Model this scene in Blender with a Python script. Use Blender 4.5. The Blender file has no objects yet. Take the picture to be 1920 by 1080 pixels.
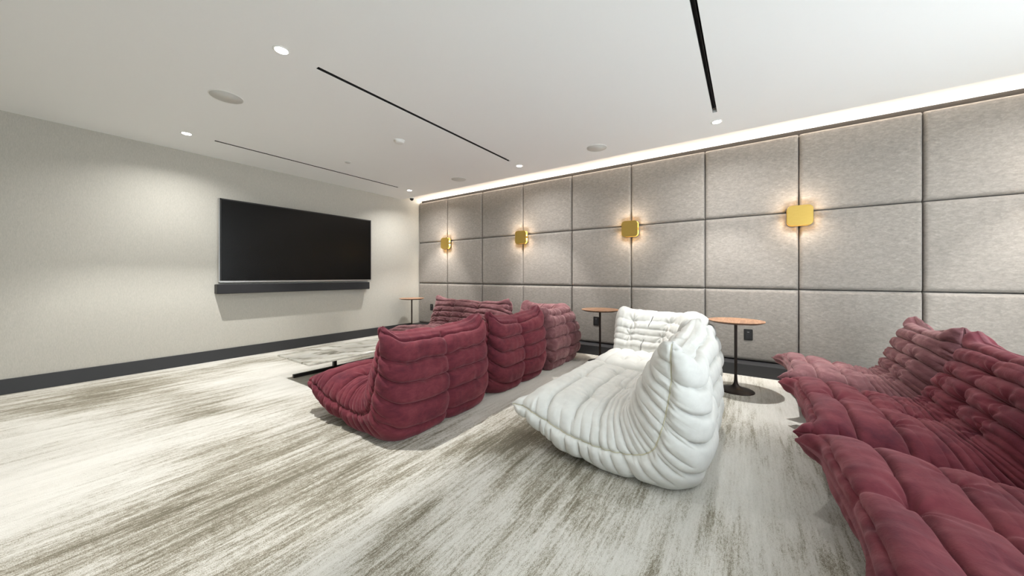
import bpy, bmesh, math, random
import numpy as np
from mathutils import Vector

C = bpy.context.scene.collection
sc = bpy.context.scene
PI = math.pi

# ------------------------------------------------------------------ camera, world, exposure
cam_d = bpy.data.cameras.new('camera')
cam_d.sensor_fit = 'HORIZONTAL'; cam_d.sensor_width = 36.0
cam_d.lens = 634.5 / 1920 * 36.0
cam_d.shift_y = -22.0 / 1920
cam_d.clip_start = 0.02; cam_d.clip_end = 60
cam = bpy.data.objects.new('camera', cam_d); C.objects.link(cam)
cam.location = (0, 0, 1.08)
cam.rotation_euler = (PI/2, 0, -math.atan2(.8218, .5699))
sc.camera = cam

world = bpy.data.worlds.new('world'); sc.world = world; world.use_nodes = True
world.node_tree.nodes['Background'].inputs[0].default_value = (.86, .95, 1.0, 1)
world.node_tree.nodes['Background'].inputs[1].default_value = 5.9  # bright surround added as fill, entering by the rear openings

sc.view_settings.view_transform = 'Standard'
sc.view_settings.look = 'None'
sc.view_settings.exposure = 0.2
sc.view_settings.gamma = 1.0
sc.view_settings.use_curve_mapping = False
sc.cycles.max_bounces = 12
sc.cycles.diffuse_bounces = 8
sc.cycles.sample_clamp_indirect = 6.0

DOWN_WIDE, DOWN_BEAM = 7.0, 20.0     # downlight photometry (wide part, beam part)
COVE_W = 24.0
SCONCE_W = 6

# room numbers (metres; x towards the panelled wall, y towards the screen wall)
CARPET_OFF = (14.8, 20.4, 9.2)  # carpet blotches shifted so a dark one paints in the dimmer right floor
XL, XP, XW = -0.70, 4.65, 4.74
YB, YT = -3.10, 5.575
H = 2.59
XCOVE, HC = 4.23, 2.645
LX, LY = (0.98, 3.86), (4.87, 2.555, 0.24, -2.075)

# ------------------------------------------------------------------ helpers
def srgb(r, g, b):
    def f(c):
        c /= 255.0
        return c/12.92 if c <= .04045 else ((c+.055)/1.055)**2.4
    return (f(r), f(g), f(b), 1)

class NT:
    def __init__(s, name):
        s.m = bpy.data.materials.new(name); s.m.use_nodes = True
        s.t = s.m.node_tree; s.b = s.t.nodes['Principled BSDF']
    def n(s, typ, **kw):
        o = s.t.nodes.new(typ)
        for k, v in kw.items(): setattr(o, k, v)
        return o
    def l(s, a, b): s.t.links.new(a, b)
    def coords(s, scale=(1,1,1), kind='Object', rot=(0,0,0)):
        tc = s.n('ShaderNodeTexCoord'); mp = s.n('ShaderNodeMapping')
        mp.inputs['Scale'].default_value = scale; mp.inputs['Rotation'].default_value = rot
        s.l(tc.outputs[kind], mp.inputs['Vector']); return mp.outputs[0]
    def noise(s, vec, scale, detail=3, rough=.5, dist=0):
        o = s.n('ShaderNodeTexNoise'); s.l(vec, o.inputs['Vector'])
        o.inputs['Scale'].default_value = scale; o.inputs['Detail'].default_value = detail
        o.inputs['Roughness'].default_value = rough; o.inputs['Distortion'].default_value = dist
        return o.outputs['Fac']
    def ramp(s, fac, stops, interp='LINEAR'):
        o = s.n('ShaderNodeValToRGB'); s.l(fac, o.inputs[0]); o.color_ramp.interpolation = interp
        e = o.color_ramp.elements
        while len(e) < len(stops): e.new(.5)
        for i, (p, c) in enumerate(stops): e[i].position = p; e[i].color = c
        return o.outputs[0]
    def mix(s, fac, a, b, mode='MIX'):
        o = s.n('ShaderNodeMix', data_type='RGBA', blend_type=mode)
        if isinstance(fac, (int, float)): o.inputs[0].default_value = fac
        else: s.l(fac, o.inputs[0])
        for i, v in ((6, a), (7, b)):
            if isinstance(v, tuple): o.inputs[i].default_value = v
            else: s.l(v, o.inputs[i])
        return o.outputs[2]
    def math(s, op, a, b=0.0):
        o = s.n('ShaderNodeMath', operation=op)
        for i, v in ((0, a), (1, b)):
            if isinstance(v, (int, float)): o.inputs[i].default_value = v
            else: s.l(v, o.inputs[i])
        return o.outputs[0]
    def bump(s, h, strength, dist=.01):
        o = s.n('ShaderNodeBump'); s.l(h, o.inputs['Height'])
        o.inputs['Strength'].default_value = strength; o.inputs['Distance'].default_value = dist
        s.l(o.outputs[0], s.b.inputs['Normal'])
    def set(s, **kw):
        names = dict(color='Base Color', rough='Roughness', metal='Metallic', spec='Specular IOR Level',
                     sheen='Sheen Weight', sheen_r='Sheen Roughness', sheen_t='Sheen Tint',
                     emit='Emission Color', emit_s='Emission Strength', coat='Coat Weight')
        for k, v in kw.items():
            i = s.b.inputs[names[k]]
            if isinstance(v, (int, float, tuple)): i.default_value = v
            else: s.l(v, i)
        return s

def plain(name, col, rough=.6, metal=0.0, spec=.5, noise=0.04, scale=40):
    m = NT(name); f = m.noise(m.coords(), scale, 3)
    dark = tuple(c*(1-noise*2) for c in col[:3]) + (1,)
    m.set(color=m.mix(f, dark, col), rough=rough, metal=metal, spec=spec)
    return m.m

M = {}
M['ceiling'] = plain('ceiling_paint', srgb(238, 239, 239), .9, spec=.2, noise=.005)
M['cove'] = plain('cove_paint', srgb(240, 236, 230), .9, spec=.2, noise=.005)

def mk_wall():
    m = NT('woven_wallcovering')
    v = m.coords((60, 60, 9)); a = m.noise(v, 5, 4, .6)
    v2 = m.coords((12, 12, 60)); b = m.noise(v2, 5, 3)
    big = m.noise(m.coords(), 1.3, 2)
    c = m.ramp(a, [(.3, srgb(173, 170, 162)), (.7, srgb(191, 188, 179))])
    c = m.mix(m.math('MULTIPLY', b, .35), c, srgb(175, 174, 168))
    m.set(color=c, rough=.75, spec=.3); m.bump(a, .12, .002); return m.m
M['wall'] = mk_wall()

def mk_panel():
    m = NT('wool_felt_panel')
    v = m.coords((1, .6, 1.3)); f1 = m.noise(v, 42, 6, .78, .4)
    f2 = m.noise(m.coords((1, .5, 1.6)), 190, 3, .6)
    f3 = m.noise(v, 5, 3)
    c = m.ramp(f1, [(.30, srgb(114, 109, 103)), (.52, srgb(142, 136, 129)), (.68, srgb(166, 158, 149)), (.82, srgb(204, 197, 184))])
    c = m.mix(m.math('MULTIPLY', f2, .5), c, srgb(138, 132, 126))
    c = m.mix(m.math('MULTIPLY', f3, .35), c, srgb(138, 133, 129))
    m.set(color=c, rough=.92, spec=.15, sheen=.15); m.bump(f2, .25, .002); return m.m
M['panel'] = mk_panel()
M['seam'] = plain('dark_backing', srgb(52, 48, 44), .9)
M['base'] = plain('charcoal_paint', srgb(46, 47, 50), .5, noise=.03)

def mk_carpet():
    m = NT('abraded_carpet')
    # broad brushed streaks running along x, broken into cells so that they step sideways
    v1 = m.coords((.9, 6.5, 1)); n1 = m.noise(v1, 1.9, 7, .68, .5)
    v2 = m.coords((1.5, 30.0, 1)); n2 = m.noise(v2, 1.7, 7, .72, .15)
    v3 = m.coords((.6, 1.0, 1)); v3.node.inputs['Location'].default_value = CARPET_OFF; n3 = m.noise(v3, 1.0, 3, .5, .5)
    v4 = m.coords((3.0, 8.0, 1)); n4 = m.noise(v4, 2.0, 4, .7)
    fine = m.noise(m.coords(), 260, 2, .7)
    s = m.math('ADD', m.math('MULTIPLY', n1, .36), m.math('MULTIPLY', n2, .30))
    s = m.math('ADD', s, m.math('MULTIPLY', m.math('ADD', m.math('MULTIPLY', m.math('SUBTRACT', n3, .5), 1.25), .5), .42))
    s = m.math('ADD', s, m.math('MULTIPLY', n4, .12))
    s = m.math('ADD', s, m.math('MULTIPLY', m.math('SUBTRACT', fine, .5), .34))
    n5 = m.noise(m.coords((.6, 1.4, 1)), 75, 3, .7)
    s = m.math('ADD', s, m.math('MULTIPLY', m.math('SUBTRACT', n5, .43), .24))
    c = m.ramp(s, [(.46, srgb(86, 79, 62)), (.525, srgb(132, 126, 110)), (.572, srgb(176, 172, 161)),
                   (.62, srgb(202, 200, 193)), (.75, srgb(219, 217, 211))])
    c = m.mix(m.math('MULTIPLY', m.noise(m.coords((1, 3, 1)), 3.2, 3), .25), c, srgb(176, 172, 160))
    m.set(color=c, rough=.95, spec=.1, sheen=.1); m.bump(fine, .5, .006); return m.m
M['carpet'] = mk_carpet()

def mk_velvet(name, lo, mid, hi, sheen, tint, bump=.3):
    m = NT(name)
    v = m.coords(); a = m.noise(v, 4.5, 5, .62, .8); b = m.noise(m.coords((1, 1, 2.2)), 16, 4, .65, .5)
    f = m.math('ADD', m.math('MULTIPLY', a, .6), m.math('MULTIPLY', b, .4))
    c = m.ramp(f, [(.33, lo), (.5, mid), (.68, hi)])
    g = m.noise(v, 300, 2); w = m.noise(m.coords((1, 1, 1)), 28, 4, .6, .8)
    m.set(color=c, rough=.85, spec=.15, sheen=sheen, sheen_r=.45, sheen_t=tint)
    h = m.math('ADD', m.math('MULTIPLY', g, .15), w)
    m.bump(h, bump, .006); return m.m
M['burgundy'] = mk_velvet('burgundy_velvet', srgb(74, 30, 41), srgb(98, 42, 51), srgb(116, 56, 63), .32, srgb(225, 170, 175))
M['mauve'] = mk_velvet('dusty_mauve_velvet', srgb(86, 52, 56), srgb(112, 74, 78), srgb(146, 108, 110), .5, srgb(225, 190, 190))  # same burgundy velvet, with direct light put into a paler colour
M['cream'] = mk_velvet('white_suede', srgb(200, 200, 196), srgb(208, 208, 204), srgb(215, 215, 211), .05, srgb(255, 255, 250), .12)
M['pip_burg'] = plain('burgundy_cord', srgb(96, 38, 46), .8)
M['pip_mauve'] = plain('mauve_cord', srgb(104, 66, 70), .8)  # same cord as the burgundy one, light painted into its tone
M['pip_cream'] = plain('cream_cord', srgb(200, 195, 170), .8)

def mk_walnut():
    m = NT('walnut_veneer')
    v = m.coords((2, 26, 2)); a = m.noise(v, 1.6, 5, .6, .6)
    c = m.ramp(a, [(.3, srgb(136, 100, 76)), (.55, srgb(170, 130, 102)), (.75, srgb(190, 152, 124))])
    m.set(color=c, rough=.42, spec=.4); return m.m
M['walnut'] = mk_walnut()
M['walnut_edge'] = plain('walnut_edge', srgb(84, 56, 38), .5)
M['bronze'] = plain('bronze_metal', srgb(52, 44, 40), .38, .6, noise=.05)
M['black_metal'] = plain('black_metal', srgb(30, 29, 28), .45, .3)

def mk_marble():
    m = NT('grey_marble')
    v = m.coords((1, 1.8, 1), rot=(0, 0, .35)); d = m.noise(v, 2.2, 6, .65, 1.8)
    w = m.n('ShaderNodeTexWave', wave_type='BANDS', bands_direction='DIAGONAL')
    m.l(v, w.inputs['Vector']); w.inputs['Scale'].default_value = 1.6
    w.inputs['Distortion'].default_value = 9; w.inputs['Detail'].default_value = 5; w.inputs['Detail Scale'].default_value = 1.4
    c = m.ramp(w.outputs['Fac'], [(.0, srgb(104, 100, 86)), (.16, srgb(158, 155, 144)), (.45, srgb(196, 195, 188))])
    c = m.mix(m.ramp(d, [(.42, (1,1,1,1)), (.6, (0,0,0,1))]), c, srgb(186, 184, 175))
    m.set(color=c, rough=.12, spec=.5); return m.m
M['marble'] = mk_marble()

def mk_screen():
    m = NT('dark_glass_screen'); f = m.noise(m.coords(), 2, 1)
    m.set(color=m.mix(f, (.001,.001,.001,1), (.0015,.0015,.0015,1)), rough=.26, spec=.25); return m.m
M['screen'] = mk_screen()
M['black'] = plain('black_plastic', srgb(18, 18, 18), .5)
M['cloth_black'] = plain('speaker_cloth', srgb(38, 38, 41), .9, noise=.1, scale=300)
M['silver'] = plain('brushed_aluminium', srgb(190, 190, 188), .3, .9)
def mk_brass():
    m = NT('brushed_brass'); f = m.noise(m.coords((3, 3, 60)), 6, 3)
    m.set(color=m.mix(f, srgb(180, 148, 72), srgb(196, 166, 92)), rough=.38, metal=.85); return m.m
M['brass'] = mk_brass()
M['white_plastic'] = plain('white_plastic', srgb(226, 226, 223), .5)
M['grille'] = plain('speaker_grille', srgb(205, 205, 201), .8, noise=.06, scale=400)
M['slot_dark'] = plain('slot_black', srgb(34, 34, 33), .7)

def mk_emit(name, col, s):
    m = NT(name); f = m.noise(m.coords(), 3, 1)
    m.set(color=(.8, .8, .8, 1), emit=m.mix(f, col, col), emit_s=s); return m.m
M['lens'] = mk_emit('lit_lens', (1, .97, .92, 1), 30)
M['led'] = mk_emit('lit_warm_led', (1, .84, .62, 1), 6)

# ------------------------------------------------------------------ mesh helpers
def link_mesh(name, me, mat, parent=None, loc=(0,0,0), smooth=False):
    o = bpy.data.objects.new(name, me); C.objects.link(o)
    for mm in (mat if isinstance(mat, (list, tuple)) else [mat]): me.materials.append(mm)
    o.location = loc
    if parent: o.parent = parent
    if smooth:
        for p in me.polygons: p.use_smooth = True
    return o
def from_bm(name, bm, mat, parent=None, loc=(0,0,0), smooth=False):
    bmesh.ops.recalc_face_normals(bm, faces=bm.faces)
    me = bpy.data.meshes.new(name); bm.to_mesh(me); bm.free()
    return link_mesh(name, me, mat, parent, loc, smooth)
def add_box(bm, a, b, bev=0, seg=2):
    r = bmesh.ops.create_cube(bm, size=1)
    for v in r['verts']:
        v.co = Vector([a[i] + (v.co[i]+.5)*(b[i]-a[i]) for i in range(3)])
    if bev:
        es = list({e for v in r['verts'] for e in v.link_edges})
        bmesh.ops.bevel(bm, geom=es, offset=bev, segments=seg, affect='EDGES', profile=.5)
def box(name, a, b, mat, parent=None, bev=0, seg=2, loc=(0,0,0)):
    bm = bmesh.new(); add_box(bm, a, b, bev, seg); return from_bm(name, bm, mat, parent, loc)
def add_lathe(bm, prof, n=48, c=(0,0)):
    rings = []
    for r, z in prof:
        if r < 1e-5: rings.append([bm.verts.new((c[0], c[1], z))])
        else: rings.append([bm.verts.new((c[0]+r*math.cos(2*PI*i/n), c[1]+r*math.sin(2*PI*i/n), z)) for i in range(n)])
    for A, B in zip(rings, rings[1:]):
        for i in range(n):
            j = (i+1) % n
            if len(A) == 1 and len(B) == 1: continue
            if len(A) == 1: bm.faces.new((A[0], B[i], B[j]))
            elif len(B) == 1: bm.faces.new((A[i], A[j], B[0]))
            else: bm.faces.new((A[i], A[j], B[j], B[i]))
def lathe(name, prof, mat, parent=None, loc=(0,0,0), n=48, smooth=True):
    bm = bmesh.new(); add_lathe(bm, prof, n); return from_bm(name, bm, mat, parent, loc, smooth)
def tag(o, label=None, cat=None, group=None, kind=None):
    if label: o['label'] = label
    if cat: o['category'] = cat
    if group: o['group'] = group
    if kind: o['kind'] = kind
    return o
def thing(name, label, cat, loc=(0,0,0), rz=0, group=None):
    o = bpy.data.objects.new(name, None); C.objects.link(o); o.empty_display_size = .1
    o.location = loc; o.rotation_euler = (0, 0, rz)
    return tag(o, label, cat, group)
def copy_tree(o, parent=None):
    c = o.copy(); C.objects.link(c)
    if parent: c.parent = parent
    for ch in list(o.children): copy_tree(ch, c)
    return c
def struct(o): o['kind'] = 'structure'; return o

# ------------------------------------------------------------------ the room shell
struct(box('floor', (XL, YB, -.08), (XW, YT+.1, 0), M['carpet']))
struct(box('wall_front', (XL-.1, YT, 0), (XW+.1, YT+.12, HC+.1), M['wall']))
# two unseen openings behind the camera, added to let world light in as fill
OB = (-.45, 3.1); OL = (-2.85, -1.3); OH = 2.42
bm = bmesh.new()
add_box(bm, (XL-.1, YB-.12, 0), (OB[0], YB, HC+.1)); add_box(bm, (OB[1], YB-.12, 0), (XW+.1, YB, HC+.1)); add_box(bm, (OB[0], YB-.12, OH), (OB[1], YB, HC+.1))
struct(from_bm('wall_back', bm, M['wall']))
bm = bmesh.new()
add_box(bm, (XL-.12, YB, 0), (XL, OL[0], HC+.1)); add_box(bm, (XL-.12, OL[1], 0), (XL, YT, HC+.1)); add_box(bm, (XL-.12, OL[0], OH), (XL, OL[1], HC+.1))
struct(from_bm('wall_left', bm, M['wall']))
bm = bmesh.new()
for x in OB: add_box(bm, (x-.02, YB-.13, 0), (x+.02, YB+.01, OH))
add_box(bm, (OB[0]-.02, YB-.13, OH), (OB[1]+.02, YB+.01, OH+.04)); struct(from_bm('trim_4', bm, M['base']))
bm = bmesh.new()
for y in OL: add_box(bm, (XL-.13, y-.02, 0), (XL+.01, y+.02, OH))
add_box(bm, (XL-.13, OL[0]-.02, OH), (XL+.01, OL[1]+.02, OH+.04)); struct(from_bm('trim_5', bm, M['base']))
struct(box('wall_right', (XW, YB, 0), (XW+.12, YT, HC+.1), M['seam']))
struct(box('baseboard_front', (XL, YT-.018, 0), (XP-.19, YT, .14), M['base'], bev=.002))
struct(box('baseboard_left', (XL, OL[1]+.02, 0), (XL+.018, YT-.02, .14), M['base'], bev=.002))
struct(box('baseboard_right', (XP-.19, YB, 0), (XW, YT, .125), M['base'], bev=.002))
struct(box('baseboard_back', (OB[1]+.02, YB, 0), (XP-.19, YB+.018, .14), M['base'], bev=.002))

SLOT_X = (1.21, 3.63)
SW = .034
slot_y = [y for y in LY]
bm = bmesh.new()
ys = [YT]
for y in slot_y: ys += [y + SW/2, y - SW/2]
ys.append(YB)
for i in range(0, len(ys), 2): add_box(bm, (XL, ys[i+1], H), (XCOVE, ys[i], HC+.02))
for y in slot_y:
    add_box(bm, (XL, y-SW/2, H), (SLOT_X[0], y+SW/2, HC+.02))
    add_box(bm, (SLOT_X[1], y-SW/2, H), (XCOVE, y+SW/2, HC+.02))
struct(from_bm('ceiling', bm, M['ceiling']))
struct(box('trim_1', (XCOVE-.3, YB, HC+.02), (XW, YT, HC+.06), M['cove']))       # top of the cove
struct(box('trim_2', (XCOVE, YB, HC), (XW, YT, HC+.02), M['cove']))
struct(box('trim_3', (XP+.03, YB, H-.012), (XP+.04, YT, H-.002), M['seam']))    # capping strip over the panels

# cove LED strip behind the panel tops
t = thing('cove_light_strip', 'warm white light strip hidden above the grey fabric wall panels', 'light strip', (XP+.055, (YB+YT)/2, 0))
box('channel', (-.012, -(YT-YB)/2+.02, H-.030), (.012, (YT-YB)/2-.02, H-.020), M['silver'], t)
ld = bpy.data.lights.new('cove_glow', 'AREA'); ld.shape = 'RECTANGLE'; ld.size = .02; ld.size_y = YT-YB-.06
ld.energy = COVE_W; ld.color = (1, .90, .80)
lo = bpy.data.objects.new('led_tape', ld); C.objects.link(lo); lo.parent = t
lo.location = (0, 0, H+.004); lo.rotation_euler = (0, PI-math.radians(40), 0)

# ------------------------------------------------------------------ upholstered wall panels
EDGE = [YT] + [4.745 - .8665*k for k in range(10)]
ROWS = [(.128, .938, 'bottom'), (.938, 1.762, 'middle'), (1.762, H-.005, 'top')]
ORD = ['first', 'second', 'third', 'fourth', 'fifth', 'sixth', 'seventh', 'eighth', 'ninth', 'tenth']
def panel_mesh(w, h, seed):
    rnd = random.Random(seed)
    def ax(L):
        a = [0, .003, .007, .012, .02, .03, .045, .07]
        mid = [.07 + (L-.14)*i/10 for i in range(1, 10)]
        return a + mid + [L-x for x in reversed(a)]
    ya, za = ax(w), ax(h); verts = []; faces = []
    def prof(d):
        d = min(d, .034); return .052*math.sqrt(max(0, 1-(1-d/.034)**2))**.7
    for z in za:
        for y in ya:
            dd = prof(min(y, w-y))*prof(min(z, h-z))/.052
            cx = math.sin(PI*y/w)*math.sin(PI*z/h)
            verts.append((-(dd + .006*cx), y, z))
    n = len(ya)
    for j in range(len(za)-1):
        for i in range(n-1):
            a = j*n+i; faces.append((a, a+n, a+n+1, a+1))
    # back
    bmx = bmesh.new()
    vs = [bmx.verts.new(v) for v in verts]
    for f in faces: bmx.faces.new([vs[i] for i in f])
    bd = [e for e in bmx.edges if len(e.link_faces) == 1]
    r = bmesh.ops.extrude_edge_only(bmx, edges=bd)
    nv = [g for g in r['geom'] if isinstance(g, bmesh.types.BMVert)]
    for v in nv: v.co.x = .03
    bmesh.ops.contextual_create(bmx, geom=[e for e in bmx.edges if len(e.link_faces) == 1])
    return bmx
g = .0022
for c in range(10):
    for z0, z1, rn in ROWS:
        y1, y0 = EDGE[c]-g, EDGE[c+1]+g
        if c == 9: y0 = YB + .005
        if y1-y0 < .2: continue
        o = from_bm('wall_panel', panel_mesh(y1-y0, z1-z0-2*g, c*3), M['panel'], loc=(XP+.052, y0, z0+g), smooth=True)
        tag(o, 'grey fabric upholstered wall panel, %s row, %s from the screen wall' % (rn, ORD[c]), 'wall panel',
            'upholstered panels on the long wall')

# ------------------------------------------------------------------ ceiling fittings
def light_nodes(ld, wide, beam, c0=.74, c1=.12, col=(1, .985, .955)):
    ld.use_nodes = True; nt = ld.node_tree; em = nt.nodes['Emission']
    em.inputs[0].default_value = (*col, 1)
    tc = nt.nodes.new('ShaderNodeTexCoord'); sp = nt.nodes.new('ShaderNodeSeparateXYZ')
    nt.links.new(tc.outputs['Normal'], sp.inputs[0])
    def mth(op, a, b=0.0, clamp=False):
        o = nt.nodes.new('ShaderNodeMath'); o.operation = op; o.use_clamp = clamp
        for i, v in ((0, a), (1, b)):
            if isinstance(v, (int, float)): o.inputs[i].default_value = v
            else: nt.links.new(v, o.inputs[i])
        return o.outputs[0]
    z = mth('ABSOLUTE', sp.outputs[2]); y = mth('ABSOLUTE', sp.outputs[1])
    ratio = mth('DIVIDE', y, mth('MAXIMUM', z, .001))
    # beam: narrow in y (louvre blades), long in x
    bm_ = mth('SUBTRACT', 1.0, mth('DIVIDE', mth('SUBTRACT', ratio, .40), .12), True)
    cut = mth('DIVIDE', mth('SUBTRACT', z, .28), .50, True)      # shielding angle
    wd = mth('MULTIPLY', cut, mth('ADD', .35, mth('MULTIPLY', z, .65)))
    cut2 = mth('DIVIDE', mth('SUBTRACT', z, c0), c1, True)
    tot = mth('ADD', mth('MULTIPLY', wd, wide), mth('MULTIPLY', mth('MULTIPLY', bm_, cut2), beam))
    nt.links.new(tot, em.inputs[1])

def downlight(x, y, label):
    t = thing('downlight', label, 'ceiling light', (x, y, H), group='recessed ceiling downlights')
    lathe('trim_ring', [(.037, -.001), (.040, -.004), (.046, -.004), (.050, -.001), (.050, .002), (.037, .002)], M['white_plastic'], t)
    lathe('lens', [(0, -.0035), (.036, -.0035), (.038, .0)], M['lens'], t)
    ld = bpy.data.lights.new('downlight_beam', 'SPOT'); ld.energy = 10.0
    ld.spot_size = math.radians(160); ld.spot_blend = .3; ld.shadow_soft_size = .014
    wall_side = x > 2
    light_nodes(ld, DOWN_WIDE, DOWN_BEAM*(.64 if wall_side else 1), *((.835, .07) if wall_side else (.74, .12)))
    lo = bpy.data.objects.new('lamp', ld); C.objects.link(lo); lo.parent = t; lo.location = (0, 0, -.02)
    if wall_side: lo.rotation_euler = (0, -math.radians(8), 0)      # tilted a little towards the panels
    return t
row_words = ['nearest the screen wall', 'second from the screen wall', 'third from the screen wall', 'farthest from the screen wall']
for j, y in enumerate(LY):
    downlight(LX[1], y, 'recessed downlight in the row along the grey panels, ' + row_words[j])
    if j < 2: downlight(LX[0], y, 'recessed downlight in the row away from the panels, ' + row_words[j])

for j, y in enumerate(slot_y):
    t = thing('slot_diffuser', 'long thin black air slot in the white ceiling, ' + row_words[j], 'air slot', (0, y, H), group='linear slots in the ceiling')
    bm = bmesh.new()
    x0, x1 = SLOT_X
    add_box(bm, (x0, -SW/2, .0005), (x1, -SW/2+.0015, .05)); add_box(bm, (x0, SW/2-.0015, .0005), (x1, SW/2, .05))
    add_box(bm, (x0, -SW/2, .045), (x1, SW/2, .05))
    from_bm('housing', bm, M['slot_dark'], t)
    box('blade', (x0+.03, -.006, .012), (x1-.05, -.003, .04), M['black_metal'], t)
    box('end_clip', (x1-.05, -SW/2+.002, .006), (x1-.046, SW/2-.002, .012), M['silver'], t)

def round_flush(name, x, y, r, label, cat, group=None):
    t = thing(name, label, cat, (x, y, H), group=group)
    lathe('rim', [(r-.004, -.001), (r-.003, -.005), (r, -.005), (r+.002, -.001), (r+.002, .003), (r-.004, .003)], M['white_plastic'], t, n=64)
    lathe('grille', [(0, -.003), (r-.004, -.003), (r-.003, .001)], M['grille'], t, n=64)
for x, y, lab in ((.97, 3.60, 'large round white ceiling speaker, nearest the left of the screen'),
                  (3.84, 1.45, 'round white ceiling speaker above the white sofa, beside the grey panels'),
                  (3.85, 3.68, 'round white ceiling speaker between the two far downlights by the grey panels')):
    round_flush('ceiling_speaker', x, y, .115, lab, 'speaker', 'round speakers in the ceiling')
# smoke detector, sprinkler, camera
def pix(px, py, z):
    d = (z-1.08)*634.5/(518-py); x = (px-960)/634.5*d
    return (.5698*x+.8218*d, -.8217*x+.5699*d)
x, y = pix(749, 267, H-.02)
t = thing('smoke_detector', 'small round white smoke detector in the middle of the ceiling', 'smoke detector', (x, y, H))
lathe('base_plate', [(0, 0.001), (.062, 0.001), (.062, -.008), (0, -.008)], M['white_plastic'], t)
lathe('cap', [(.052, -.008), (.050, -.022), (.040, -.030), (0, -.032)], M['white_plastic'], t)
x, y = pix(652, 305, H-.01)
t = thing('sprinkler', 'small white sprinkler cover on the ceiling nearest the screen', 'sprinkler', (x, y, H))
lathe('escutcheon', [(0, 0.001), (.042, 0.001), (.042, -.003), (.034, -.004), (0, -.004)], M['white_plastic'], t)
lathe('cover', [(0, -.012), (.030, -.012), (.034, -.008), (.030, -.004)], M['grille'], t)
x, y = pix(772, 373, H-.03)
t = thing('security_camera', 'small dark dome security camera on ceiling in the room corner', 'camera', (x, y, H))
lathe('mount', [(0, 0.001), (.048, 0.001), (.05, -.01), (.042, -.024), (0, -.024)], M['white_plastic'], t)
lathe('dome', [(.036, -.024), (.034, -.042), (.024, -.056), (.01, -.063), (0, -.064)], M['black'], t)

# ------------------------------------------------------------------ brass sconces
def rrect(w, h, r, n=8):
    pts = []
    for cx, cy, a0 in ((w/2-r, h/2-r, 0), (-w/2+r, h/2-r, PI/2), (-w/2+r, -h/2+r, PI), (w/2-r, -h/2+r, 3*PI/2)):
        for i in range(n+1):
            a = a0 + PI/2*i/n; pts.append((cx+r*math.cos(a), cy+r*math.sin(a)))
    return pts
def add_plate(bm, pts, x0, x1, bev=.002):
    # rounded plate in the y-z plane between x0 and x1
    n = len(pts)
    cy = 0
    layers = [(x0, 1-bev*12), (x0+(bev if x1 > x0 else -bev), 1), (x1-(bev if x1 > x0 else -bev), 1), (x1, 1-bev*12)]
    R = [[bm.verts.new((x, p[0]*s, p[1]*s)) for p in pts] for x, s in layers]
    for A, B in zip(R, R[1:]):
        for i in range(n): bm.faces.new((A[i], A[(i+1) % n], B[(i+1) % n], B[i]))
    bm.faces.new(R[0][::-1]); bm.faces.new(R[-1])
def sconce():
    t = thing('wall_sconce', 'brass', 'wall light')
    S = .212
    bm = bmesh.new(); add_plate(bm, rrect(S, S, .045), 0, -.014); from_bm('back_plate', bm, M['brass'], t)
    bm = bmesh.new(); add_plate(bm, rrect(S, S, .045), -.050, -.064); from_bm('front_plate', bm, M['brass'], t)
    box('light_bar', (-.050, -S/2+.012, -.014), (-.014, S/2-.012, .014), M['brass'], t, bev=.002)
    for s in (1, -1):
        ld = bpy.data.lights.new('sconce_glow', 'AREA'); ld.shape = 'RECTANGLE'; ld.size = .024; ld.size_y = S-.05
        ld.energy = SCONCE_W; ld.color = (1, .86, .70)
        lo = bpy.data.objects.new('led_strip', ld); C.objects.link(lo); lo.parent = t
        lo.location = (-.032, 0, .017*s); lo.rotation_euler = (PI if s > 0 else 0, 0, 0)
        box('diffuser', (-.046, -S/2+.02, .0142 if s > 0 else -.0158), (-.018, S/2-.02, .0158 if s > 0 else -.0142), M['led'], t)
    return t
s0 = sconce()
sy = [4.745, 4.745-.8665*2, 4.745-.8665*4, 4.745-.8665*6, 4.745-.8665*8]
words = ['nearest the screen wall', 'second from the screen wall', 'third from the screen wall',
         'fourth from the screen wall', 'farthest from the screen wall']
for k, y in enumerate(sy):
    o = s0 if k == 0 else copy_tree(s0)
    o.location = (XP-.005, y, 1.08+.632)
    tag(o, 'square brass wall sconce, ' + words[k], 'wall light', 'brass sconces on the panelled wall')

# ------------------------------------------------------------------ screen and soundbar
t = thing('television', 'large black flat screen television on the beige wall', 'television', (2.46, YT, 1.0))
tx0, tx1 = 1.417-2.46, 3.520-2.46; ty = -.075
z0, z1 = 1.003-1.0, 2.074-1.0
box('housing', (tx0, ty, z0), (tx1, -.004, z1), M['black'], t, bev=.003)
bm = bmesh.new()
add_box(bm, (tx0, ty-.006, z1-.016), (tx1, ty, z1)); add_box(bm, (tx0, ty-.006, z0+.002), (tx0+.014, ty, z1)); add_box(bm, (tx1-.014, ty-.006, z0+.002), (tx1, ty, z1))
from_bm('bezel', bm, M['black'], t)
box('screen', (tx0+.014, ty-.003, z0+.02), (tx1-.014, ty, z1-.016), M['screen'], t)
bm = bmesh.new(); add_box(bm, (tx0-.002, ty-.010, z0-.004), (tx1+.002, ty+.002, z0+.018), .002)
from_bm('lower_trim', bm, M['silver'], t)
box('side_trim', (tx0-.006, ty+.004, z0), (tx0, -.03, z1), M['silver'], t)
t = thing('soundbar', 'long charcoal fabric soundbar mounted under the television', 'soundbar', (2.42, YT, .86))
box('body', (1.385-2.42, -.125, -.003), (3.46-2.42, -.012, .118), M['cloth_black'], t, bev=.006)
box('end_cap', (3.46-2.42, -.122, .0), (3.466-2.42, -.014, .115), M['black'], t, bev=.002)
box('end_cap', (1.379-2.42, -.122, .0), (1.385-2.42, -.014, .115), M['black'], t, bev=.002)
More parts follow.
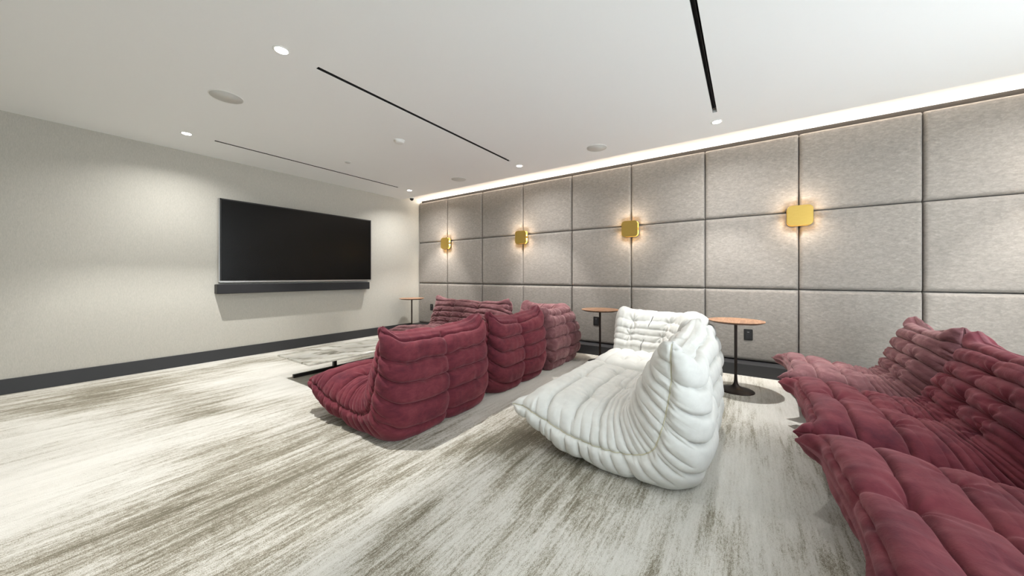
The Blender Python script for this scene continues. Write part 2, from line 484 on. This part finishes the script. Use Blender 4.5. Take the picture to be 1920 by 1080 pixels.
box('bracket', (-.2, -.014, .02), (.2, 0, .10), M['black_metal'], t)

# ------------------------------------------------------------------ wall outlets
def outlet():
    t = thing('wall_outlet', 'x', 'outlet')
    bm = bmesh.new(); add_plate(bm, rrect(.082, .125, .008, 4), 0, -.006, .0015); from_bm('cover_plate', bm, M['black'], t)
    bm = bmesh.new(); add_plate(bm, rrect(.040, .090, .004, 3), -.006, -.009, .001); from_bm('socket', bm, M['cloth_black'], t)
    box('indicator', (-.0105, -.010, .028), (-.009, .010, .032), M['silver'], t)
    bm = bmesh.new()
    for zz in (.010, -.022):
        add_box(bm, (-.0098, -.010, zz-.006), (-.0089, -.006, zz+.007)); add_box(bm, (-.0098, .006, zz-.006), (-.0089, .010, zz+.007))
        add_box(bm, (-.0098, -.003, zz-.014), (-.0089, .003, zz-.009))
    from_bm('slots', bm, M['slot_dark'], t)
    return t
o0 = outlet()
for k, (px, py, lab) in enumerate(((1403, 627.5, 'black power outlet on grey panel right of the nearest side table'),
                                   (1118, 602, 'black power outlet behind the side table between the two sofa sets'),
                                   (809.5, 576, 'black power outlet behind the side table in the far corner'))):
    a = (px-960)/634.5; X = XP - .006; d = X/(a*.5698+.8218)
    y = (-.8217*a+.5699)*d; z = 1.08+(518-py)/634.5*d
    o = o0 if k == 0 else copy_tree(o0)
    o.location = (X, y, z); tag(o, lab, 'outlet', 'black outlets on the panelled wall')

# ------------------------------------------------------------------ side tables
def side_table():
    t = thing('side_table', 'x', 'side table')
    hT = .664; R = .228
    lathe('tabletop', [(0, hT), (R, hT), (R, hT-.005)], M['walnut'], t, n=96, smooth=False)
    lathe('tabletop_edge', [(R, hT-.005), (R-.004, hT-.010), (R-.035, hT-.022), (0, hT-.022)], M['walnut_edge'], t, n=96, smooth=False)
    lathe('stem', [(.0, hT-.022), (.045, hT-.022), (.045, hT-.027), (.014, hT-.03), (.0125, hT-.1), (.0125, .14)], M['bronze'], t, n=32)
    lathe('base', [(.0125, .14), (.014, .10), (.018, .07), (.028, .05), (.045, .036), (.075, .026), (.11, .018), (.14, .010), (.150, .004), (.150, 0), (0, 0)], M['bronze'], t, n=72)
    return t
s0 = side_table()
for k, (x, y, lab) in enumerate(((3.84, .085, 'round walnut side table on bronze pedestal, right of the white sofas'),
                                 (4.14, 1.52, 'round walnut side table between the burgundy corner and white corner sofas'),
                                 (4.20, 5.23, 'round walnut side table in the far corner beside the television wall'))):
    o = s0 if k == 0 else copy_tree(s0)
    o.location = (x, y, 0); tag(o, lab, 'side table', 'round pedestal side tables')

# ------------------------------------------------------------------ coffee table
t = thing('coffee_table', 'low rectangular grey marble coffee table on dark metal base in front of television', 'coffee table', (1.53, 3.39, 0))
L, D, HT = 1.48, .70, .25
box('tabletop', (0, 0, HT-.02), (L, D, HT), M['marble'], t, bev=.003)
box('base_rail', (.10, D-.15, 0), (L-.1, D-.11, .034), M['black_metal'], t, bev=.003)
box('base_rail', (.95, .14, 0), (L-.1, .18, .034), M['black_metal'], t, bev=.003)
for xx, yy in ((.54, D-.13), (L-.33, D-.13), (L-.33, .16)):
    box('leg', (xx-.018, yy-.02, .034), (xx+.018, yy+.02, HT-.02), M['black_metal'], t, bev=.003)
box('cross_bar', (L-.33-.018, .18, .0), (L-.33+.018, D-.15, .04), M['black_metal'], t, bev=.003)

# ------------------------------------------------------------------ quilted sofas
def vnoise(p, seed=0):
    """smooth 3-D value noise of an (..., 3) array, range about -1..1"""
    p = np.asarray(p, float) + seed*17.13
    i = np.floor(p).astype(np.int64); f = p - i; f = f*f*(3-2*f)
    def hsh(ix, iy, iz):
        h = (ix*374761393 + iy*668265263 + iz*2147483647 + seed*1274126177) & 0xffffffff
        h = ((h ^ (h >> 13))*1274126177) & 0xffffffff
        return ((h ^ (h >> 16)) & 0xffff)/32767.5 - 1
    r = 0
    for a in (0, 1):
        for b in (0, 1):
            for c in (0, 1):
                w = (f[..., 0] if a else 1-f[..., 0])*(f[..., 1] if b else 1-f[..., 1])*(f[..., 2] if c else 1-f[..., 2])
                r = r + w*hsh(i[..., 0]+a, i[..., 1]+b, i[..., 2]+c)
    return r
def smooth(a, b, x):
    t = np.clip((x-a)/(b-a), 0, 1); return t*t*(3-2*t)
def spline(us, pts, u):
    """Catmull-Rom style interpolation (non-uniform, finite-difference tangents)"""
    us = np.array(us, float); P = np.array(pts, float)
    m = np.zeros_like(P)
    m[1:-1] = (P[2:]-P[:-2])/(us[2:]-us[:-2])[:, None]
    m[0] = (P[1]-P[0])/(us[1]-us[0]); m[-1] = (P[-1]-P[-2])/(us[-1]-us[-2])
    k = np.clip(np.searchsorted(us, u, side='right')-1, 0, len(us)-2)
    h = us[k+1]-us[k]; t = ((u-us[k])/h)[:, None]; h = h[:, None]
    return ((2*t**3-3*t**2+1)*P[k] + (t**3-2*t**2+t)*h*m[k] + (-2*t**3+3*t**2)*P[k+1] + (t**3-t**2)*h*m[k+1])
def puff(u, seams, depth, gap_scale, power=.42):
    """rounded channels between stitched seams"""
    s = np.array(seams); k = np.clip(np.searchsorted(s, u, side='right')-1, 0, len(s)-2)
    w = s[k+1]-s[k]; t = np.clip((u-s[k])/w, 0, 1)
    return np.power(np.clip(4*t*(1-t), 0, 1), power)*np.minimum(depth, gap_scale*w)
def normals(P, wrap_v=True):
    du = np.gradient(P, axis=0)
    dv = (np.roll(P, -1, 1)-np.roll(P, 1, 1))/2 if wrap_v else np.gradient(P, axis=1)
    n = np.cross(du, dv); l = np.linalg.norm(n, axis=2, keepdims=True)
    return n/np.maximum(l, 1e-9)
def grid_object(name, P, mat, parent, wrap=True, cap0=False, cap1=False):
    nu, nv = P.shape[:2]
    idx = np.arange(nu*nv).reshape(nu, nv)
    a = idx[:-1]; b = idx[1:]
    if wrap: a2, b2 = np.roll(a, -1, 1), np.roll(b, -1, 1)
    else: a, a2, b, b2 = a[:, :-1], a[:, 1:], b[:, :-1], b[:, 1:]
    F = np.stack([a, a2, b2, b], -1).reshape(-1, 4).tolist()
    V = P.reshape(-1, 3).tolist()
    if cap0: F.append(idx[0][::-1].tolist())
    if cap1: F.append(idx[-1].tolist())
    me = bpy.data.meshes.new(name); me.from_pydata(V, [], F); me.update()
    return link_mesh(name, me, mat, parent, smooth=True)
def tube(name, pts, r, mat, parent, n=6):
    pts = np.array(pts); T = np.gradient(pts, axis=0); T /= np.maximum(np.linalg.norm(T, axis=1, keepdims=True), 1e-9)
    up = np.array([1.0, 0, 0]); A = np.cross(T, up); A /= np.maximum(np.linalg.norm(A, axis=1, keepdims=True), 1e-6); B = np.cross(T, A)
    ang = np.linspace(0, 2*PI, n, endpoint=False)
    P = pts[:, None] + r*(np.cos(ang)[None, :, None]*A[:, None] + np.sin(ang)[None, :, None]*B[:, None])
    return grid_object(name, P, mat, parent, True, True, True)

U_C = [0, .05, .14, .27, .40, .50, .58, .66, .76, .87, .95, 1]
INNER = [(1.000, .258), (.965, .312), (.87, .328), (.70, .312), (.54, .298), (.44, .312), (.385, .370), (.345, .450), (.295, .540), (.240, .632), (.200, .680), (.135, .700)]
OUTER = [(1.003, .246), (.955, .195), (.85, .115), (.67, .028), (.44, -.010), (.20, -.012), (.045, .035), (.004, .150), (.000, .310), (.022, .480), (.050, .615), (.100, .690)]

def togo(W, mat, pmat, label, loc, rz, seed, nsec=2, nu=400, nv=420, D=1.0, ear=1.0, lift=0.0):
    t = thing('sofa', label, 'sofa', loc, rz)
    rng = np.random.RandomState(seed)
    u = np.linspace(0, 1, nu)
    inn, out = spline(U_C, INNER, u), spline(U_C, OUTER, u)
    inn[:, 0] *= D; out[:, 0] *= D
    inn[:, 1] += lift*smooth(.56, .36, u); out[:, 1] += lift*smooth(.20, .02, u)
    mid, half = (inn+out)/2, (inn-out)/2
    # superelliptic section, resampled by arc length in real proportions
    th = np.linspace(0, 2*PI, 4001); low = np.sin(th) < 0; n = np.where(low, 7.5, 4.6)
    f = np.sign(np.cos(th))*np.abs(np.cos(th))**(2/n); g_ = np.sign(np.sin(th))*np.abs(np.sin(th))**(2/np.where(low, 4.2, 3.0))
    s = np.concatenate([[0], np.cumsum(np.hypot(np.diff(f)*W/2, np.diff(g_)*.20))]); s /= s[-1]
    sv = np.linspace(0, 1, nv, endpoint=False)
    f = np.interp(sv, s, f); g_ = np.interp(sv, s, g_)
    F, G, UU = f[None, :], g_[None, :], u[:, None]
    Fb, Gb = np.broadcast_to(F, (nu, nv)), np.broadcast_to(G, (nu, nv))
    # plan half-width: fuller at the foot, drawn in towards the top and the front tips
    wu = 1 - .075*smooth(.62, 1.0, u) - .035*smooth(.12, 0, u) + .0*u
    X = W/2*F*wu[:, None]
    # fat sides bulge less in depth close to the ends
    thin = 1 - .30*np.abs(Fb)**7*smooth(.06, .35, UU)*smooth(.98, .70, UU)
    dz = mid[:, None, :] + half[:, None, :]*(Gb*thin)[..., None]
    P = np.stack([np.broadcast_to(X, (nu, nv)), dz[..., 0], dz[..., 1]], -1)
    # corners pulled into ears, edges sagging between them
    top = smooth(.86, 1.0, UU); frt = smooth(.12, 0.0, UU)
    e = smooth(.72, 1.0, np.abs(Fb)); sag = np.cos(Fb*PI/2)
    P[..., 2] += ear*top*(.022*e + .040*smooth(.80, 1.0, np.abs(Fb))**1.3 - .018*sag) ; P[..., 1] += top*e*.010
    e2 = smooth(.74, 1.0, np.abs(Fb))**1.5
    P[..., 0] += np.sign(Fb)*(e*top*.014 + e2*frt*.022)
    P[..., 1] += smooth(.09, 0.0, UU)*(.075*e2 - .020*sag)*ear
    P[..., 2] += frt*(.006*e)
    # gentle overall unevenness
    for k, (sc_, am) in enumerate(((2.2, .012), (5.0, .007))):
        N = normals(P); P = P + N*(vnoise(P*sc_, seed*3+k)*am)[..., None]
    N = normals(P)
    # orientation: make N point outwards
    c = P.mean((0, 1)); 
    if ((P[nu//2, np.argmax(g_)]-mid_pt(mid, nu//2))*N[nu//2, np.argmax(g_)]).sum() < 0: N = -N
    # --- quilting
    A = [0, .045, .17, .30, .41, .505, .575, .650, .735, .825, .925, 1.0]
    B = [0, .045, .11, .17, .235, .29, .335, .375, .41, .44, .47, .505, .53, .555, .580, .610, .650, .69, .735, .78, .825, .875, .925, 1.0]
    Ao = [0, .045, .17, .32, .47, .615, .715, .80, .885, .968, 1.0]
    wob = .006*vnoise(np.stack([P[..., 0]*5, UU*9+0*Fb, Gb*1.5], -1), seed+5) + .004*vnoise(np.stack([P[..., 0]*14, UU*20+0*Fb, Gb*2], -1), seed+6)
    uw = np.clip(UU + wob, 0, 1)
    inner_w = smooth(-.35, .15, Gb)
    side_w = smooth(.90, .985, np.abs(Fb))
    hB = puff(uw, B, .017, .55, .40); hA = puff(uw, A, .030, .34, .38); hO = puff(uw, Ao, .040, .46, .36)
    # seat and inner back carry wide channels away from the crease and tight folds near it
    crease = np.exp(-((UU-.49)/.12)**2)
    hin = hA*(1-crease*.75) + hB*(.10+.90*crease)
    hside = hB*.95 + hA*.35
    Lo = [0, .06, .14, .20, .265, .32, .36, .40, .435, .475, .52, .56, .60, .645, .70, .76, .825, .90, 1.0]
    hlow = puff(uw, Lo, .026, .55, .38)*smooth(1.0, .55, UU)
    H_ = hO*(1-inner_w) + (hin*(1-side_w) + hside*side_w)*inner_w
    H_ += (hlow-hO*.5)*side_w*(1-inner_w)*smooth(.80, .62, UU)
    for s_ in Ao[2:-1]:
        H_ -= .015*np.exp(-(np.abs(uw-s_)*1.9/.011)**1.4)*(1-inner_w)*(1-side_w)
    for s_ in A[2:-1]:
        H_ -= .012*np.exp(-(np.abs(uw-s_)*1.3/.010)**1.4)*inner_w*(1-side_w)*(1-.6*crease)
    # sections across the width
    secs = np.linspace(-W/2, W/2, nsec+1)*.94
    secs[0], secs[-1] = -W/2*1.2, W/2*1.2
    xw = P[..., 0] + .008*vnoise(np.stack([UU*12+0*Fb, Fb*2+0*UU, Gb], -1), seed+9)
    hx = np.zeros_like(H_)
    for sx in secs[1:-1]:
        d = np.abs(xw-sx); hx -= .024*np.exp(-(d/.020)**1.3) + .012*np.exp(-(d/.07)**2)
    H_ += hx*(1-.45*inner_w*(1-smooth(.30, .60, UU)*0))
    # end seams a hand's width in from each side (outer back)
    # tufts
    tx = []
    for i in range(nsec):
        a, b = np.linspace(-W/2, W/2, nsec+1)[i:i+2]; tx.append((a+b)/2)
    tuftmask = smooth(.2, .6, Gb)
    for x0 in tx + list(np.linspace(-W/2, W/2, nsec+1)[1:-1]):
        for u0 in (.17, .30, .41, .575, .650, .735, .825):
            if (u0 in (.17, .41, .825)) and x0 in tx: continue
            if u0 in (.30, .735) and x0 not in tx: continue
            du_m = (UU-u0)*1.65; dx = P[..., 0]-x0
            r = np.hypot(du_m, dx); a = np.arctan2(du_m, dx)
            H_ -= tuftmask*.030*np.exp(-(r/.035)**1.2)
            H_ -= tuftmask*.013*np.exp(-(r/.10)**2)*(.5+.5*np.cos(a*7+rng.rand()*6))
    # seam groove along the sides and short gathers running off it
    groove = np.exp(-(Gb/.10)**2)*smooth(.93, .99, np.abs(Fb))
    H_ -= .013*groove
    sl = vnoise(np.stack([UU*70+0*Fb, np.abs(Fb)*2+0*UU, Gb*2.5], -1), seed+11)
    H_ += .006*sl*side_w*smooth(1.0, .2, np.abs(Gb))
    # wrinkles gathered across the channels
    wr = vnoise(np.stack([P[..., 0]*26, UU*10+0*Fb, Gb*2], -1), seed+12)
    nearseam = np.exp(-(hO/.012)**2)*(1-inner_w) + np.exp(-(hA/.012)**2)*inner_w
    H_ += wr*(.0035+.004*nearseam)
    dg = vnoise(np.stack([P[..., 0]*9+UU*14, UU*16-P[..., 0]*6, Gb*2+0*UU], -1), seed+13)
    H_ += dg*.005
    cap = smooth(0, .03, UU)*smooth(1, .975, UU)
    P = P + N*(H_*(.05+.95*cap)*(1-.8*e2*smooth(.05, 0, UU)))[..., None]
    P[..., 2] = np.maximum(P[..., 2], .003 + 0*P[..., 2])
    # close the two pinched ends on their seam line
    def closed(Q, i):
        return Q
    uc = int(np.argmin(np.abs(u-.505)))
    # faces are split at the crease: seat below, backrest above
    flip = P[:, ::-1]
    grid_object('seat', flip[:uc+1], mat, t, True, True, False)
    grid_object('backrest', flip[uc:], mat, t, True, False, True)
    # piping along both side seams
    for sgn in (-1, 1):
        j = int(np.argmin(np.where(np.sign(f) == sgn, np.abs(g_), 9)))
        pts = P[4:-4:2, j] + N[4:-4:2, j]*.001
        tube('piping', pts, .0028, pmat, t)
    # small glides under the base
    for xx in (-W/2+.2, W/2-.2):
        for yy in (.25, .62):
            lathe('glide', [(0, 0), (.018, 0), (.018, .004), (0, .004)], M['black'], t, (xx, yy*D, 0), n=16)
    return t
def mid_pt(mid, i): return np.array([0, mid[i, 0], mid[i, 1]])

def corner(S, SY, mat, pmat, label, loc, seed, nq=200, ns=460):
    """corner unit: backs along its y=0 side and its x=S side"""
    t = thing('corner_sofa', label, 'sofa', loc, 0)
    # ---- backrest: a closed profile swept round the corner
    prof = np.array([(.20, .02), (.10, .0), (.055, .05), (.015, .15), (.0, .30), (.028, .46), (.075, .60), (.115, .665), (.155, .68), (.20, .665),
                     (.235, .62), (.285, .54), (.33, .46), (.365, .39), (.40, .33), (.40, .2), (.36, .06), (.28, .02)])
    k = len(prof); q = np.linspace(0, k, nq, endpoint=False)
    PP = np.concatenate([prof, prof[:3]]); PP = np.concatenate([prof[-3:], PP])
    pr = spline(np.arange(-3, k+3), PP, q)
    dl = np.concatenate([[0], np.cumsum(np.linalg.norm(np.diff(np.vstack([pr, pr[:1]]), axis=0), axis=1))])
    pr = np.stack([np.interp(np.linspace(0, dl[-1], nq, endpoint=False), dl, np.append(pr[:, i], pr[0, i])) for i in (0, 1)], -1)
    s = np.linspace(0, 2, ns); n = pr[:, 0][None, :]; z = pr[:, 1][None, :]
    ss = s[:, None]
    a = np.clip(ss, 0, 1); b = np.clip(ss-1, 0, 1)
    x = np.where(ss <= 1, a*(S-n), S-n); y = np.where(ss <= 1, n, n + b*(SY-n))
    # round the outer corner
    pull = .085*np.exp(-(np.abs(ss-1)*S/.13)**1.6)
    P = np.stack([x-pull*(1+0*n), y+pull*(1+0*n), z+0*x], -1)
    # rounded ends
    ctr = np.array([.19, .35]); endw = np.minimum(ss*S, (2-ss)*SY)
    sh = np.sqrt(np.clip(1-(1-np.clip(endw/.07, 0, 1))**2, 0, 1)); sh = .12+.88*sh
    top = smooth(.5, .7, z+0*ss)
    for arm in (0, 1):
        m = (ss <= 1) if arm == 0 else (ss > 1)
        nn = ctr[0] + (n-ctr[0])*sh; zz = ctr[1] + (z-ctr[1])*(sh*.75+.25)
        if arm == 0: P[..., 1] = np.where(m & (endw < .07), nn, P[..., 1])
        else: P[..., 0] = np.where(m & (endw < .07), S-nn, P[..., 0])
        P[..., 2] = np.where(m & (endw < .07), zz, P[..., 2])
    # ears
    ear = np.exp(-(endw/.09)**2)
    P[..., 2] += top*(.050*ear + .020*np.exp(-((ss-1)*S/.10)**2) - .010*np.abs(np.sin(ss*PI)))
    for kk, (sc_, am) in enumerate(((2.2, .012), (5.0, .007))):
        N = normals(P); P = P + N*(vnoise(P*sc_, seed*3+kk)*am)[..., None]
    N = normals(P)
    jo = int(np.argmin(np.abs(pr[:, 0]-0)+np.abs(pr[:, 1]-.3)))
    if N[ns//4, jo, 1] > 0: N = -N
    Z = z+0*ss
    zo = Z + .012*vnoise(np.stack([ss*7+0*Z, Z*4, 0*Z], -1), seed+4)
    outer = smooth(.16, .10, n+0*ss)
    h = puff(zo, [-.05, .09, .22, .37, .50, .62, .80], .034, .30, .36)*outer + puff(zo, [-.1, .33, .39, .45, .51, .59, .80], .022, .26, .40)*(1-outer)
    for z_ in (.09, .22, .37, .50, .62): h -= .014*np.exp(-(np.abs(zo-z_)/.010)**1.4)*outer
    for sx in (.5, 1.5):
        d = np.abs(ss-sx)*S + .004*vnoise(np.stack([Z*9, ss*3+0*Z, 0*Z], -1), seed+6)
        h -= (.024*np.exp(-(d/.020)**1.3) + .012*np.exp(-(d/.07)**2))*(.12+.88*outer)
    for sx in (.25, .75, 1.25, 1.75):
        for z0 in (.45, .59):
            r = np.hypot((ss-sx)*S, Z-z0); an = np.arctan2(Z-z0, (ss-sx)*S)
            h -= (1-outer)*(.020*np.exp(-(r/.035)**1.2) + .012*np.exp(-(r/.10)**2)*(.5+.5*np.cos(an*7+sx*9)))
    wr = vnoise(np.stack([ss*S*26+0*Z, Z*9, n*4+0*ss], -1), seed+8); h += wr*.005
    P = P + N*h[..., None]
    P[..., 2] = np.maximum(P[..., 2], .003)
    grid_object('backrest', P if N is None else P[:, ::-1], mat, t, True, True, True)
    # ---- seat block
    x0, x1, y0, y1 = .0, S-.33, .33, SY+.03
    na, nb = 200, 260
    th = np.linspace(-PI/2, PI/2, na)[:, None]; ph = np.linspace(0, 2*PI, nb, endpoint=False)[None, :]
    def sp(v, e): return np.sign(v)*np.abs(v)**e
    X = (x0+x1)/2 + (x1-x0)/2*sp(np.cos(th), .35)*sp(np.cos(ph), .35)
    Y = (y0+y1)/2 + (y1-y0)/2*sp(np.cos(th), .35)*sp(np.sin(ph), .35)
    Zs = .158 + .158*sp(np.sin(th), .6) + 0*ph
    Q = np.stack([X, Y, Zs], -1)
    up = smooth(.20, .28, Q[..., 2]); hz = 0
    cx_, cy_ = (x0+x1)/2, (y0+y1)/2
    for yy in np.linspace(y0, y1, 6)[1:-1]:
        d = np.abs(Q[..., 1]-yy + .006*vnoise(Q*9, seed+2)); hz = hz - .022*np.exp(-(d/.018)**1.2)*up
    for tx_ in (cx_-.16, cx_+.16):
        for ty_ in np.linspace(y0, y1, 6)[2:4]:
            r = np.hypot(Q[..., 0]-tx_, Q[..., 1]-ty_); hz = hz - .03*np.exp(-(r/.04)**1.2)*up
    Q[..., 2] += hz + .006*vnoise(Q*7, seed+3)*up
    sd = puff(Q[..., 2], [-.02, .12, .25, .40], .014, .12)
    dx, dy = Q[..., 0]-cx_, Q[..., 1]-cy_; l = np.maximum(np.hypot(dx, dy), 1e-6)
    Q[..., 0] += dx/l*sd*(1-up); Q[..., 1] += dy/l*sd*(1-up)
    Q[..., 2] = np.maximum(Q[..., 2], .003)
    grid_object('seat', Q, mat, t, True, False, False)
    return t

# burgundy set facing the screen
togo(1.01, M['burgundy'], M['pip_burg'], 'burgundy velvet quilted sofa seen from behind, nearest of the burgundy row', (1.805, 1.82, 0), 0, 3, D=.97)
togo(.91, M['burgundy'], M['pip_burg'], 'burgundy velvet quilted seat in the middle of the row, back to the camera', (2.86, 1.82, 0), 0, 8, D=.89)
corner(.95, .90, M['mauve'], M['pip_mauve'], 'dusty burgundy velvet corner seat joining the burgundy row to the mauve sofa', (3.40, 1.80, 0), 12)
togo(1.58, M['mauve'], M['pip_mauve'], 'long mauve velvet quilted sofa with its back to the grey panels', (4.20, 3.62, 0), PI/2, 17, nsec=3, nv=520, D=1.04)
# white set
togo(1.18, M['cream'], M['pip_cream'], 'white quilted low sofa in the foreground, side towards the camera', (2.395, .175, 0), 0, 23, D=1.0)
corner(1.03, 1.00, M['cream'], M['pip_cream'], 'white quilted corner seat behind the foreground white sofa, by grey panels', (3.08, .22, 0), 31)
# second burgundy set at the right
togo(.78, M['mauve'], M['pip_mauve'], 'dusky burgundy quilted seat at right edge, nearest the grey panels', (3.745, -1.25, 0), 0, 37, D=.98, lift=.035)
togo(.99, M['burgundy'], M['pip_burg'], 'burgundy quilted sofa at right edge, second from the grey panels', (2.735, -1.25, 0), 0, 41, D=.98, lift=.03)
togo(1.09, M['burgundy'], M['pip_burg'], 'burgundy quilted sofa beyond the right edge, third from the grey panels', (1.59, -1.25, 0), 0, 47, D=.98, lift=.03)
